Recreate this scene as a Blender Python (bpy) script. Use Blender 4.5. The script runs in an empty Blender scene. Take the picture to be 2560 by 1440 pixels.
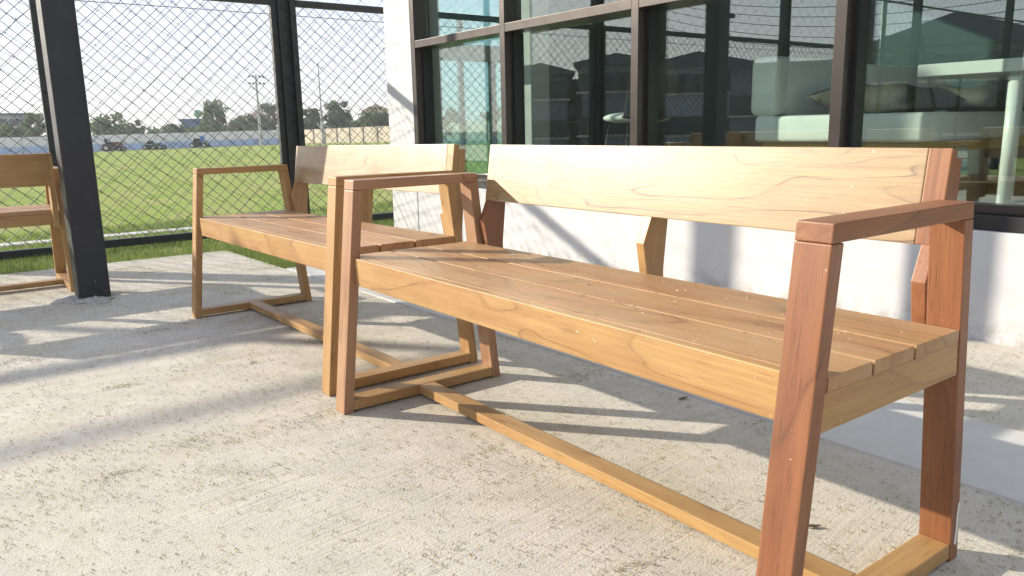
import bpy, bmesh, math, random
import numpy as np
from mathutils import Vector, Matrix
random.seed(7); rng = np.random.default_rng(7)
S = bpy.context.scene
COL = S.collection

# ------------------------------------------------------------------ camera
CAM = Vector((0.5461, -0.8564, 0.7646))
R_ = Vector((0.60427823, 0.79652081, -0.02006044)).normalized()
U_ = Vector((-0.14728404, 0.136409, 0.97964279)).normalized()
F_ = Vector((-0.78304229, 0.58902223, -0.19974379)).normalized()
FPX = 1964.69
cd = bpy.data.cameras.new('camera'); cam = bpy.data.objects.new('camera', cd); COL.objects.link(cam)
cam.matrix_world = Matrix(((R_.x, U_.x, -F_.x, CAM.x), (R_.y, U_.y, -F_.y, CAM.y), (R_.z, U_.z, -F_.z, CAM.z), (0, 0, 0, 1)))
cd.sensor_width = 36; cd.lens = FPX / 2560 * 36; cd.clip_start = 0.02; cd.clip_end = 5000
S.camera = cam
# ------------------------------------------------------------------ light
SUN = Vector((2.17, 1.62, -1.0)).normalized()          # direction the light travels
ELEV = math.asin(-SUN.z)
W = bpy.data.worlds.new('World'); S.world = W; W.use_nodes = True
wn = W.node_tree; wn.nodes.clear()
sky = wn.nodes.new('ShaderNodeTexSky'); sky.sky_type = 'NISHITA'; sky.sun_disc = False
sky.sun_elevation = ELEV; sky.sun_rotation = math.atan2(-SUN.x, -SUN.y)
sky.air_density = 1.0; sky.dust_density = 0.4; sky.ozone_density = 1.5; sky.altitude = 0
gam = wn.nodes.new('ShaderNodeGamma'); gam.inputs[1].default_value = 0.26         # milky, evenly hazed air
tnt = wn.nodes.new('ShaderNodeMix'); tnt.data_type = 'RGBA'; tnt.blend_type = 'MULTIPLY'; tnt.inputs[0].default_value = 1.0
tnt.clamp_result = False; tnt.inputs[7].default_value = (1.64, 1.63, 1.78, 1)
bg = wn.nodes.new('ShaderNodeBackground'); bg.inputs[1].default_value = 0.15
wo = wn.nodes.new('ShaderNodeOutputWorld')
wn.links.new(sky.outputs[0], gam.inputs[0]); wn.links.new(gam.outputs[0], tnt.inputs[6])
wn.links.new(tnt.outputs[2], bg.inputs[0]); wn.links.new(bg.outputs[0], wo.inputs[0])
sl = bpy.data.lights.new('sun', 'SUN'); sl.energy = 3.05; sl.angle = math.radians(0.53); sl.color = (1.0, 0.91, 0.76)
so = bpy.data.objects.new('sun', sl); COL.objects.link(so)
so.rotation_euler = SUN.to_track_quat('-Z', 'Y').to_euler(); so.location = (-20, -15, 12)
S.view_settings.view_transform = 'Standard'; S.view_settings.look = 'None'
S.view_settings.gamma = 1; S.view_settings.use_curve_mapping = False
S.view_settings.exposure = 1.5
S.cycles.max_bounces = 10; S.cycles.transparent_max_bounces = 24
S.cycles.use_denoising = True

def spot(px, py, depth):
    "world point seen at photo pixel (2560 wide) at a given depth along the view axis"
    return CAM + depth * (F_ + R_ * ((px - 1280) / FPX) - U_ * ((py - 720) / FPX))

# ------------------------------------------------------------------ helpers
def root_of(o):
    while o.parent: o = o.parent
    return o
def tag(o, label=None, cat=None, group=None, kind=None):
    if label: o['label'] = label
    if cat: o['category'] = cat
    if group: o['group'] = group
    if kind: o['kind'] = kind
    return o
def thing(name, label, cat, loc=(0, 0, 0), group=None):
    o = bpy.data.objects.new(name, None); COL.objects.link(o); o.location = loc
    o.empty_display_size = 0.1
    return tag(o, label, cat, group)
def link_mesh(name, me, mat, parent=None, loc=None, smooth=False):
    "me is in world coordinates; part meshes move into their root's frame"
    o = bpy.data.objects.new(name, me); COL.objects.link(o)
    if parent is not None:
        o.parent = parent; off = Vector(root_of(parent).location)
    else:
        off = Vector(loc) if loc is not None else Vector((0, 0, 0)); o.location = off
    if off.length > 0: me.transform(Matrix.Translation(-off))
    if mat is not None and len(me.materials) == 0: me.materials.append(mat)
    if smooth:
        for p in me.polygons: p.use_smooth = True
    return o
def pydata(name, v, f, mat, parent=None, loc=None, smooth=False):
    me = bpy.data.meshes.new(name); me.from_pydata([tuple(map(float, q)) for q in v], [], [tuple(map(int, q)) for q in f]); me.update()
    return link_mesh(name, me, mat, parent, loc, smooth)
class MB:
    def __init__(s): s.v = []; s.f = []
    def add(s, v, f):
        n = len(s.v); s.v += [tuple(q) for q in v]; s.f += [tuple(i + n for i in q) for q in f]; return s
    def box(s, x0, x1, y0, y1, z0, z1):
        return s.add([(x0, y0, z0), (x1, y0, z0), (x1, y1, z0), (x0, y1, z0), (x0, y0, z1), (x1, y0, z1), (x1, y1, z1), (x0, y1, z1)],
                     [(3, 2, 1, 0), (4, 5, 6, 7), (0, 1, 5, 4), (1, 2, 6, 5), (2, 3, 7, 6), (3, 0, 4, 7)])
    def prism(s, prof, x0, x1, ax=0):
        "polygon profile (two remaining axes) extruded along ax"
        n = len(prof); v = []
        for X in (x0, x1):
            for a, b in prof:
                v.append({0: (X, a, b), 1: (a, X, b), 2: (a, b, X)}[ax])
        f = [tuple(range(n)), tuple(reversed(range(n, 2 * n)))] + [(i, i + n, (i + 1) % n + n, (i + 1) % n) for i in range(n)]
        return s.add(v, f)
    def tube(s, pts, r, n=8, cap=True):
        pts = [Vector(p) for p in pts]; rs = r if isinstance(r, (list, tuple)) else [r] * len(pts)
        v = []; f = []
        for i, p in enumerate(pts):
            d = (pts[min(i + 1, len(pts) - 1)] - pts[max(i - 1, 0)]).normalized()
            a = d.cross(Vector((0, 0, 1)) if abs(d.z) < .9 else Vector((1, 0, 0))).normalized(); b = d.cross(a)
            for k in range(n):
                t = 2 * math.pi * k / n; v.append(p + (a * math.cos(t) + b * math.sin(t)) * rs[i])
        for i in range(len(pts) - 1):
            for k in range(n):
                f.append((i * n + k, i * n + (k + 1) % n, (i + 1) * n + (k + 1) % n, (i + 1) * n + k))
        if cap: f += [tuple(reversed(range(n))), tuple(range((len(pts) - 1) * n, len(pts) * n))]
        return s.add(v, f)
    def mesh(s, name, bev=0, seg=2):
        bm = bmesh.new(); vs = [bm.verts.new(q) for q in s.v]
        for q in s.f: bm.faces.new([vs[i] for i in q])
        bmesh.ops.recalc_face_normals(bm, faces=bm.faces)
        if bev > 0:
            bmesh.ops.bevel(bm, geom=list(bm.edges), offset=bev, segments=seg, profile=.6, affect='EDGES', clamp_overlap=True)
        me = bpy.data.meshes.new(name); bm.to_mesh(me); bm.free(); return me
    def build(s, name, mat, parent=None, loc=None, bev=0, seg=2, smooth=False):
        return link_mesh(name, s.mesh(name, bev, seg), mat, parent, loc, smooth)
def copy_tree(o, parent=None):
    c = o.copy(); COL.objects.link(c); c.parent = parent
    for ch in list(o.children): copy_tree(ch, c)
    return c

# ------------------------------------------------------------------ materials
def newmat(name):
    m = bpy.data.materials.new(name); m.use_nodes = True; nt = m.node_tree
    b = nt.nodes['Principled BSDF']; return m, nt, b
def N(nt, t, **kw):
    n = nt.nodes.new(t)
    for k, v in kw.items():
        if k.startswith('i_'): n.inputs[int(k[2:]) if k[2:].isdigit() else k[2:]].default_value = v
        else: setattr(n, k, v)
    return n
def L(nt, a, b): nt.links.new(a, b)
def math_(nt, op, a, b=None, c=None, clamp=False):
    n = nt.nodes.new('ShaderNodeMath'); n.operation = op; n.use_clamp = clamp
    for i, q in enumerate((a, b, c)):
        if q is None: continue
        if hasattr(q, 'is_linked'): L(nt, q, n.inputs[i])
        else: n.inputs[i].default_value = q
    return n.outputs[0]
def mix(nt, fac, a, b, mode='MIX'):
    n = nt.nodes.new('ShaderNodeMix'); n.data_type = 'RGBA'; n.blend_type = mode
    for sock, q in ((n.inputs[0], fac), (n.inputs[6], a), (n.inputs[7], b)):
        if hasattr(q, 'is_linked'): L(nt, q, sock)
        else: sock.default_value = q if not isinstance(q, tuple) else (*q, 1)[:4]
    return n.outputs[2]
def ramp(nt, fac, stops, interp='LINEAR'):
    n = nt.nodes.new('ShaderNodeValToRGB'); cr = n.color_ramp; cr.interpolation = interp
    while len(cr.elements) < len(stops): cr.elements.new(.5)
    for e, (p, c) in zip(cr.elements, stops):
        e.position = p; e.color = (*c, 1) if isinstance(c, tuple) else (c, c, c, 1)
    L(nt, fac, n.inputs[0]); return n.outputs[0]
def noise(nt, vec, scale, detail=3, rough=.5, dist=0):
    n = N(nt, 'ShaderNodeTexNoise'); n.inputs['Scale'].default_value = scale; n.inputs['Detail'].default_value = detail
    n.inputs['Roughness'].default_value = rough; n.inputs['Distortion'].default_value = dist
    if vec is not None: L(nt, vec, n.inputs['Vector'])
    return n.outputs[0]
def mapping(nt, vec, scale=(1, 1, 1), loc=(0, 0, 0), rot=(0, 0, 0)):
    n = N(nt, 'ShaderNodeMapping'); n.inputs[1].default_value = loc; n.inputs[2].default_value = rot; n.inputs[3].default_value = scale
    L(nt, vec, n.inputs[0]); return n.outputs[0]
def bump(nt, b, h, strength, dist=.01):
    n = N(nt, 'ShaderNodeBump'); n.inputs['Strength'].default_value = strength; n.inputs['Distance'].default_value = dist
    L(nt, h, n.inputs['Height']); L(nt, n.outputs[0], b.inputs['Normal']); return n
def geo(nt): return N(nt, 'ShaderNodeNewGeometry').outputs['Position']
def objc(nt): return N(nt, 'ShaderNodeTexCoord').outputs['Object']

def plain(name, col, rough=.6, metal=0, var=.12, scale=20, bmp=0, spec=.5):
    m, nt, b = newmat(name); p = objc(nt)
    n = noise(nt, p, scale, 4, .6)
    c0 = tuple(q * (1 - var) for q in col); c1 = tuple(min(1, q * (1 + var)) for q in col)
    L(nt, ramp(nt, n, [(.25, c0), (.75, c1)]), b.inputs['Base Color'])
    b.inputs['Roughness'].default_value = rough; b.inputs['Metallic'].default_value = metal
    b.inputs['Specular IOR Level'].default_value = spec
    if bmp: bump(nt, b, noise(nt, p, scale * 4, 4, .7), bmp, .004)
    return m

def wood(name, light, mid, dark, figure=.35, rings=5.0, red=(.30, .10, .05), redamt=.25, rough=.46, lines=.6, coat=.06, dust=0.0):
    m, nt, b = newmat(name)
    at = N(nt, 'ShaderNodeAttribute'); at.attribute_name = 'grain'; g = at.outputs['Vector']
    big = noise(nt, mapping(nt, g, (1.1, 5.5, 5.5)), 1.0, 2, .45, .5)
    saw = math_(nt, 'FRACT', math_(nt, 'MULTIPLY', big, rings))
    # growth-ring contours: slow fade, sharp late-wood edge
    late = ramp(nt, saw, [(0, 1.0), (.07, .15), (.55, .25), (.9, .55), (1, 1.0)])
    fib = noise(nt, mapping(nt, g, (5, 170, 170)), 1.0, 4, .65)
    pores = noise(nt, mapping(nt, g, (16, 420, 420)), 1.0, 2, .6)
    streak = noise(nt, mapping(nt, g, (.7, 16, 16), (3, 1, 7)), 1.0, 3, .55)
    c = ramp(nt, streak, [(.28, mid), (.5, light), (.72, mid)])
    c = mix(nt, math_(nt, 'MULTIPLY', late, figure), c, dark)
    edge = ramp(nt, saw, [(0, 1.0), (.035, 0.0), (.965, 0.0), (1, 1.0)])
    brk = ramp(nt, noise(nt, mapping(nt, g, (5, 30, 30), (9, 2, 4)), 1.0, 3), [(.42, 0.0), (.6, 1.0)])
    c = mix(nt, math_(nt, 'MULTIPLY', math_(nt, 'MULTIPLY', edge, brk), lines), c, tuple(q * .45 for q in dark))
    rd = ramp(nt, noise(nt, mapping(nt, g, (1.3, 7, 7), (5, 5, 1)), 1.0, 2), [(.45, 0.0), (.68, 1.0)])
    c = mix(nt, math_(nt, 'MULTIPLY', rd, redamt), c, red)
    c = mix(nt, math_(nt, 'MULTIPLY', ramp(nt, fib, [(.35, 1.0), (.6, 0.0)]), .30), c, dark)
    c = mix(nt, math_(nt, 'MULTIPLY', ramp(nt, pores, [(.30, 1.0), (.40, 0.0)]), .45), c, tuple(q * .5 for q in dark))
    wp = geo(nt)
    if dust:
        c = mix(nt, math_(nt, 'MULTIPLY', ramp(nt, noise(nt, wp, 5, 6, .7), [(.42, 0.0), (.66, 1.0)]), dust), c, (.46, .37, .25))
    fl = ramp(nt, noise(nt, wp, 130, 1, .3), [(.80, 0.0), (.82, 1.0)])
    c = mix(nt, math_(nt, 'MULTIPLY', fl, .5), c, (.75, .7, .6))
    L(nt, c, b.inputs['Base Color'])
    rr = ramp(nt, noise(nt, mapping(nt, g, (3, 14, 14)), 1.0, 3), [(.3, rough - .07), (.7, rough + .1)])
    L(nt, rr, b.inputs['Roughness'])
    b.inputs['Specular IOR Level'].default_value = .5; b.inputs['Coat Weight'].default_value = coat; b.inputs['Coat Roughness'].default_value = .32
    bump(nt, b, math_(nt, 'ADD', fib, math_(nt, 'MULTIPLY', pores, .6)), .16, .0015)
    return m

M = {}
M['wood_gold'] = wood('golden_teak', (.45, .28, .105), (.38, .21, .075), (.24, .105, .038), .42, 6, redamt=.20, lines=.55)
M['wood_red'] = wood('reddish_teak', (.29, .118, .046), (.23, .082, .031), (.10, .036, .018), .4, 4, redamt=.25, red=(.22, .075, .045), lines=.3)
M['wood_tan'] = wood('tan_pink_teak', (.40, .235, .125), (.33, .165, .085), (.18, .075, .04), .4, 4, redamt=.3, red=(.32, .125, .07))
M['wood_pale'] = wood('pale_figured_teak', (.39, .265, .12), (.335, .212, .09), (.16, .082, .036), .38, 13, redamt=.22, red=(.44, .20, .11), lines=1.0, rough=.40, coat=1.0)
M['wood_seat'] = wood('weathered_seat_teak', (.45, .265, .115), (.385, .20, .08), (.21, .095, .04), .35, 4, redamt=.28, red=(.36, .145, .065), rough=.55, coat=.1, dust=.2)

def concrete():
    m, nt, b = newmat('rough_broomed_concrete'); p = geo(nt)
    big = noise(nt, p, .9, 5, .6); med = noise(nt, p, 7, 5, .65); fine = noise(nt, p, 160, 3, .7)
    c = ramp(nt, big, [(.3, (.53, .485, .40)), (.5, (.59, .55, .475)), (.7, (.64, .61, .545))])
    c = mix(nt, math_(nt, 'MULTIPLY', ramp(nt, med, [(.35, 1.0), (.6, 0.0)]), .35), c, (.44, .415, .365))
    stain = ramp(nt, noise(nt, p, 1.7, 6, .7), [(.50, 0.0), (.68, 1.0)])
    c = mix(nt, math_(nt, 'MULTIPLY', stain, .50), c, (.37, .325, .20))
    alg = ramp(nt, noise(nt, mapping(nt, p, (1, 1, 1), (4, 9, 0)), 2.6, 7, .75), [(.58, 0.0), (.70, 1.0)])
    c = mix(nt, math_(nt, 'MULTIPLY', alg, .40), c, (.24, .235, .12))
    blot = ramp(nt, noise(nt, mapping(nt, p, (1, 1, 1), (7, 2, 0)), 14, 5, .7), [(.60, 0.0), (.72, 1.0)])
    c = mix(nt, math_(nt, 'MULTIPLY', blot, .35), c, (.30, .265, .19))
    fi = ramp(nt, fine, [(.34, 1.0), (.46, 0.0)])
    c = mix(nt, math_(nt, 'MULTIPLY', fi, .45), c, (.26, .235, .19))
    pv = noise(nt, p, 420, 2, .6)
    c = mix(nt, math_(nt, 'MULTIPLY', ramp(nt, pv, [(.58, 0.0), (.7, 1.0)]), .35), c, (.72, .70, .65))
    # broom strokes run across the slab, wandering a little
    rot = mapping(nt, p, (1, 1, 1), (0, 0, 0), (0, 0, math.radians(-6)))
    wob = N(nt, 'ShaderNodeVectorMath', operation='ADD'); L(nt, rot, wob.inputs[0])
    wn_ = N(nt, 'ShaderNodeTexNoise'); wn_.inputs['Scale'].default_value = 1.2; L(nt, p, wn_.inputs['Vector'])
    sc = N(nt, 'ShaderNodeVectorMath', operation='SCALE'); sc.inputs['Scale'].default_value = .10; L(nt, wn_.outputs['Color'], sc.inputs[0]); L(nt, sc.outputs[0], wob.inputs[1])
    br = noise(nt, mapping(nt, wob.outputs[0], (115, 3.0, 1)), 1.0, 3, .6)
    br2 = noise(nt, mapping(nt, wob.outputs[0], (38, 1.0, 1)), 1.0, 2, .5)
    patchy = ramp(nt, noise(nt, mapping(nt, p, (1, 1, 1), (1, 6, 0)), 1.1, 3), [(.40, .15), (.62, 1.0)])
    c = mix(nt, math_(nt, 'MULTIPLY', math_(nt, 'MULTIPLY', ramp(nt, br, [(.32, 1.0), (.46, 0.0)]), .34), patchy), c, (.30, .27, .21))
    L(nt, c, b.inputs['Base Color']); b.inputs['Roughness'].default_value = .92; b.inputs['Specular IOR Level'].default_value = .15
    h = math_(nt, 'ADD', math_(nt, 'MULTIPLY', math_(nt, 'MULTIPLY', br, 1.1), patchy), math_(nt, 'ADD', math_(nt, 'MULTIPLY', br2, .35), math_(nt, 'ADD', math_(nt, 'MULTIPLY', med, .8), math_(nt, 'MULTIPLY', fine, .9))))
    bump(nt, b, h, .40, .005); return m
M['concrete'] = concrete()
def smooth_conc():
    m, nt, b = newmat('smooth_cement_screed'); p = geo(nt)
    c = ramp(nt, noise(nt, p, 3.5, 6, .65), [(.3, (.50, .49, .465)), (.7, (.60, .59, .565))])
    c = mix(nt, math_(nt, 'MULTIPLY', ramp(nt, noise(nt, p, 60, 4, .7), [(.3, 1.0), (.45, 0.0)]), .2), c, (.38, .37, .34))
    L(nt, c, b.inputs['Base Color']); b.inputs['Roughness'].default_value = .75; b.inputs['Specular IOR Level'].default_value = .25
    bump(nt, b, noise(nt, p, 25, 5, .6), .15, .004); return m
M['screed'] = smooth_conc()
def plaster():
    m, nt, b = newmat('white_painted_plaster'); p = geo(nt)
    c = ramp(nt, noise(nt, p, 2.5, 5, .6), [(.3, (.50, .50, .51)), (.7, (.57, .57, .575))])
    dirt = ramp(nt, noise(nt, p, 9, 6, .75), [(.62, 0.0), (.75, 1.0)])
    c = mix(nt, math_(nt, 'MULTIPLY', dirt, .10), c, (.42, .41, .40))
    zz = N(nt, 'ShaderNodeSeparateXYZ'); L(nt, p, zz.inputs[0])
    low = math_(nt, 'MULTIPLY', ramp(nt, zz.outputs[2], [(.0, 1.0), (.11, 0.0)]), ramp(nt, noise(nt, p, 14, 5, .7), [(.45, 0.0), (.6, 1.0)]))
    c = mix(nt, math_(nt, 'MULTIPLY', low, .75), c, (.30, .285, .25))
    vo = N(nt, 'ShaderNodeTexVoronoi'); vo.feature = 'DISTANCE_TO_EDGE'; vo.inputs['Scale'].default_value = 1.9
    wv = N(nt, 'ShaderNodeVectorMath', operation='ADD'); L(nt, p, wv.inputs[0])
    wz = N(nt, 'ShaderNodeTexNoise'); wz.inputs['Scale'].default_value = 6; L(nt, p, wz.inputs['Vector'])
    ws = N(nt, 'ShaderNodeVectorMath', operation='SCALE'); ws.inputs['Scale'].default_value = .25; L(nt, wz.outputs['Color'], ws.inputs[0]); L(nt, ws.outputs[0], wv.inputs[1]); L(nt, wv.outputs[0], vo.inputs['Vector'])
    crk = math_(nt, 'MULTIPLY', ramp(nt, vo.outputs['Distance'], [(.0, 1.0), (.006, 0.0)]), ramp(nt, noise(nt, p, 2.3, 2), [(.5, 0.0), (.6, 1.0)]))
    c = mix(nt, math_(nt, 'MULTIPLY', crk, .22), c, (.28, .28, .28))
    L(nt, c, b.inputs['Base Color']); b.inputs['Roughness'].default_value = .7; b.inputs['Specular IOR Level'].default_value = .3
    h = math_(nt, 'ADD', math_(nt, 'MULTIPLY', noise(nt, p, 9, 5, .6), 1.2), math_(nt, 'MULTIPLY', noise(nt, p, 70, 3, .6), .3))
    bump(nt, b, h, .16, .006); return m
M['plaster'] = plaster()
def turf():
    m, nt, b = newmat('mown_grass_turf'); p = geo(nt)
    c = ramp(nt, noise(nt, p, .35, 5, .65), [(.32, (.22, .32, .075)), (.52, (.275, .37, .10)), (.68, (.37, .40, .16))])
    c = mix(nt, math_(nt, 'MULTIPLY', ramp(nt, noise(nt, p, 2.2, 5, .7), [(.42, 0.0), (.62, 1.0)]), .7), c, (.43, .38, .20))
    c = mix(nt, math_(nt, 'MULTIPLY', ramp(nt, noise(nt, p, 45, 4, .75), [(.36, 1.0), (.55, 0.0)]), .45), c, (.07, .13, .02))
    L(nt, c, b.inputs['Base Color']); b.inputs['Roughness'].default_value = 1.0; b.inputs['Specular IOR Level'].default_value = .0
    bump(nt, b, noise(nt, p, 60, 4, .7), .6, .02); return m
M['turf'] = turf()
def leafy(name, c0, c1, rough=.6, trans=.25):
    m, nt, b = newmat(name)
    oi = N(nt, 'ShaderNodeAttribute'); oi.attribute_name = 'tint'
    L(nt, ramp(nt, oi.outputs['Fac'], [(0, c0), (1, c1)]), b.inputs['Base Color'])
    b.inputs['Roughness'].default_value = rough; b.inputs['Specular IOR Level'].default_value = .25
    tr = N(nt, 'ShaderNodeBsdfTranslucent'); L(nt, ramp(nt, oi.outputs['Fac'], [(0, c0), (1, c1)]), tr.inputs[0])
    mx = N(nt, 'ShaderNodeMixShader'); mx.inputs[0].default_value = trans
    L(nt, b.outputs[0], mx.inputs[1]); L(nt, tr.outputs[0], mx.inputs[2]); L(nt, mx.outputs[0], nt.nodes['Material Output'].inputs[0]); return m
M['grass'] = leafy('grass_blades', (.12, .20, .045), (.33, .38, .13), .55, .35)
M['leaf_mid'] = leafy('mid_green_leaves', (.06, .12, .03), (.17, .25, .07))
M['leaf_dark'] = leafy('dark_green_leaves', (.05, .10, .04), (.125, .185, .07))
M['leaf_pale'] = leafy('grey_green_leaves', (.09, .13, .06), (.19, .23, .11))
M['straw'] = leafy('dry_grass_clippings', (.20, .15, .07), (.42, .35, .18), .7, .1)
M['clip'] = leafy('green_brown_clippings', (.16, .145, .06), (.32, .29, .12), .7, .1)
M['dark_bits'] = leafy('dark_debris', (.09, .075, .05), (.22, .18, .12), .8, .0)
M['bark'] = plain('bark', (.14, .11, .08), .9, var=.3)
def black_steel():
    m, nt, b = newmat('black_painted_steel'); p = objc(nt)
    c = ramp(nt, noise(nt, p, 4, 5, .6), [(.3, (.011, .013, .018)), (.7, (.020, .022, .028))])
    zz = N(nt, 'ShaderNodeSeparateXYZ'); L(nt, p, zz.inputs[0])
    sp = math_(nt, 'MULTIPLY', ramp(nt, noise(nt, mapping(nt, p, (1, 1, 1)), 95, 2, .5), [(.73, 0.0), (.76, 1.0)]), ramp(nt, zz.outputs[2], [(.25, 1.0), (.6, 0.0)]))
    c = mix(nt, sp, c, (.38, .37, .35))
    L(nt, c, b.inputs['Base Color']); b.inputs['Roughness'].default_value = .45
    L(nt, ramp(nt, noise(nt, p, 12, 4), [(.3, .38), (.7, .55)]), b.inputs['Roughness'])
    bump(nt, b, noise(nt, p, 30, 4), .08, .004); return m
M['steel'] = black_steel()
M['fence_steel'] = plain('dark_fence_steel', (.018, .020, .024), .5, var=.3, scale=9)
M['wire'] = plain('galvanised_fence_wire', (.10, .10, .11), .55, metal=.3, var=.2, scale=6)
M['net'] = plain('black_net_cord', (.012, .012, .014), .8, var=.2)
M['alu'] = plain('bronze_anodised_aluminium', (.062, .052, .048), .30, metal=.5, var=.06, scale=5, spec=.5)
M['gasket'] = plain('black_gasket', (.012, .012, .013), .5)
def glass(name, tint):
    m, nt, b = newmat(name); nt.nodes.remove(b)
    t = N(nt, 'ShaderNodeBsdfTransparent'); t.inputs[0].default_value = (*tint, 1)
    g = N(nt, 'ShaderNodeBsdfGlossy'); g.inputs['Roughness'].default_value = .0; g.inputs[0].default_value = (.92, .98, .93, 1)
    gm = N(nt, 'ShaderNodeNewGeometry'); dt = N(nt, 'ShaderNodeVectorMath', operation='DOT_PRODUCT')
    L(nt, gm.outputs['Normal'], dt.inputs[0]); L(nt, gm.outputs['Incoming'], dt.inputs[1])
    inv = math_(nt, 'SUBTRACT', 1.0, math_(nt, 'ABSOLUTE', dt.outputs['Value']))
    fac = math_(nt, 'ADD', math_(nt, 'MULTIPLY', math_(nt, 'POWER', inv, 4.0), .6), .165, clamp=True)   # coated solar glass
    mx = N(nt, 'ShaderNodeMixShader'); L(nt, fac, mx.inputs[0]); L(nt, t.outputs[0], mx.inputs[1]); L(nt, g.outputs[0], mx.inputs[2])
    L(nt, mx.outputs[0], nt.nodes['Material Output'].inputs[0]); return m
M['glass'] = glass('green_tinted_reflective_glass', (.93, .995, .96)); M['glass_end'] = glass('turquoise_tinted_glass', (.66, .87, .90))
def two_tone():
    m, nt, b = newmat('white_and_blue_painted_wall'); p = geo(nt)
    zz = N(nt, 'ShaderNodeSeparateXYZ'); L(nt, p, zz.inputs[0])
    hgt = math_(nt, 'SUBTRACT', zz.outputs[2], math_(nt, 'ADD', math_(nt, 'MULTIPLY', zz.outputs[1], .00795), -.835))
    c = ramp(nt, hgt, [(.0, (.36, .48, .72)), (.70, (.42, .54, .78)), (.72, (.80, .76, .76)), (1, (.80, .76, .76))])
    c = mix(nt, math_(nt, 'MULTIPLY', ramp(nt, noise(nt, p, .9, 5, .7), [(.45, 0.0), (.7, 1.0)]), .3), c, (.55, .52, .5))
    L(nt, c, b.inputs['Base Color']); b.inputs['Roughness'].default_value = .8; return m
M['two_tone'] = two_tone()
M['beige'] = plain('beige_rendered_wall', (.40, .35, .275), .85, var=.12, scale=.8)
M['beige_dark'] = plain('grey_concrete_pier', (.33, .30, .26), .85, var=.15, scale=2)
M['white_fabric'] = plain('white_upholstery', (.86, .86, .84), .85, var=.03, scale=6, bmp=.1)
M['pillow'] = plain('dark_olive_pillow_fabric', (.075, .072, .05), .8, var=.2, scale=12, bmp=.3)
M['white_lac'] = plain('white_lacquer', (.80, .80, .80), .25, var=.02)
M['plywood'] = plain('plywood_base', (.45, .31, .10), .5, var=.15, scale=5)
M['black_plastic'] = plain('black_plastic', (.02, .02, .022), .4)
M['int_wall'] = plain('dark_interior_wall', (.10, .115, .11), .8, var=.1, scale=2)
M['int_floor'] = plain('interior_floor', (.20, .17, .13), .45, var=.2, scale=4)
M['gravel'] = plain('pale_gravel', (.40, .37, .31), .95, var=.2, scale=3)
M['mortar'] = plain('rough_mortar', (.40, .38, .35), .95, var=.2, scale=25, bmp=.8)
M['grey_paint'] = plain('grey_paint', (.33, .36, .40), .7, scale=1)
M['dark_roof'] = plain('dark_roof_sheet', (.07, .08, .09), .6, scale=1)
M['blue_roof'] = plain('blue_roof_sheet', (.06, .12, .30), .5, scale=.5)
M['pink_wall'] = plain('pink_render', (.62, .42, .36), .8, scale=.5)
M['cream_wall'] = plain('cream_render', (.68, .60, .50), .8, scale=.5)
M['slate_wall'] = plain('slate_grey_wall', (.20, .21, .23), .8, scale=.6)
M['brick_wall'] = plain('brown_wall', (.24, .17, .14), .8, scale=.6)
M['window_dark'] = plain('dark_window_glass', (.03, .035, .04), .15)
M['green_tank'] = plain('green_tank_paint', (.16, .33, .20), .5, scale=1)
M['pole'] = plain('concrete_pole', (.42, .42, .41), .8, scale=2)
M['mower_red'] = plain('dark_red_machine_paint', (.10, .03, .03), .4)
M['mower_green'] = plain('green_machine_paint', (.03, .13, .06), .4)
M['mower_blue'] = plain('blue_cover', (.07, .20, .55), .5)
M['tyre'] = plain('tyre_rubber', (.015, .015, .016), .85)
M['rim'] = plain('pale_rim', (.55, .54, .5), .5)
M['dry_leaf'] = plain('dry_leaf', (.09, .06, .035), .7, var=.3, scale=40)
M['chip_white'] = plain('dried_white_paint', (.70, .69, .66), .6)
M['chip'] = plain('pale_chip', (.58, .46, .30), .8, var=.1, scale=40)

# ------------------------------------------------------------------ ground
def gz(x): return 0.0 if x > -1.5 else .011 * (max(x, -5.2) + 1.5)          # paved slab falls gently to the field
def fz(x, y):                                                                # field plane
    return -.125 + .008 * x + .008 * max(min(y, 60), -60)
def grid(name, xs, ys, zf, mat, kind='structure'):
    v = [(x, y, zf(x, y)) for y in ys for x in xs]; n = len(xs)
    f = [(j * n + i, j * n + i + 1, (j + 1) * n + i + 1, (j + 1) * n + i) for j in range(len(ys) - 1) for i in range(n - 1)]
    return tag(pydata(name, v, f, mat), kind=kind)
xs = [-250, -200, -150, -110, -95, -80, -60, -40, -25, -15, -10, -6.6, -4, 0, 10, 40, 90, 140]
ys = [-200, -160, -120, -60, -40, -20, -10, -4, 0, 4, 10, 20, 30, 40, 60, 100, 150, 200]
grid('field', xs, ys, lambda x, y: min(fz(max(x, -110), y), -.12), M['turf'])
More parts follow.
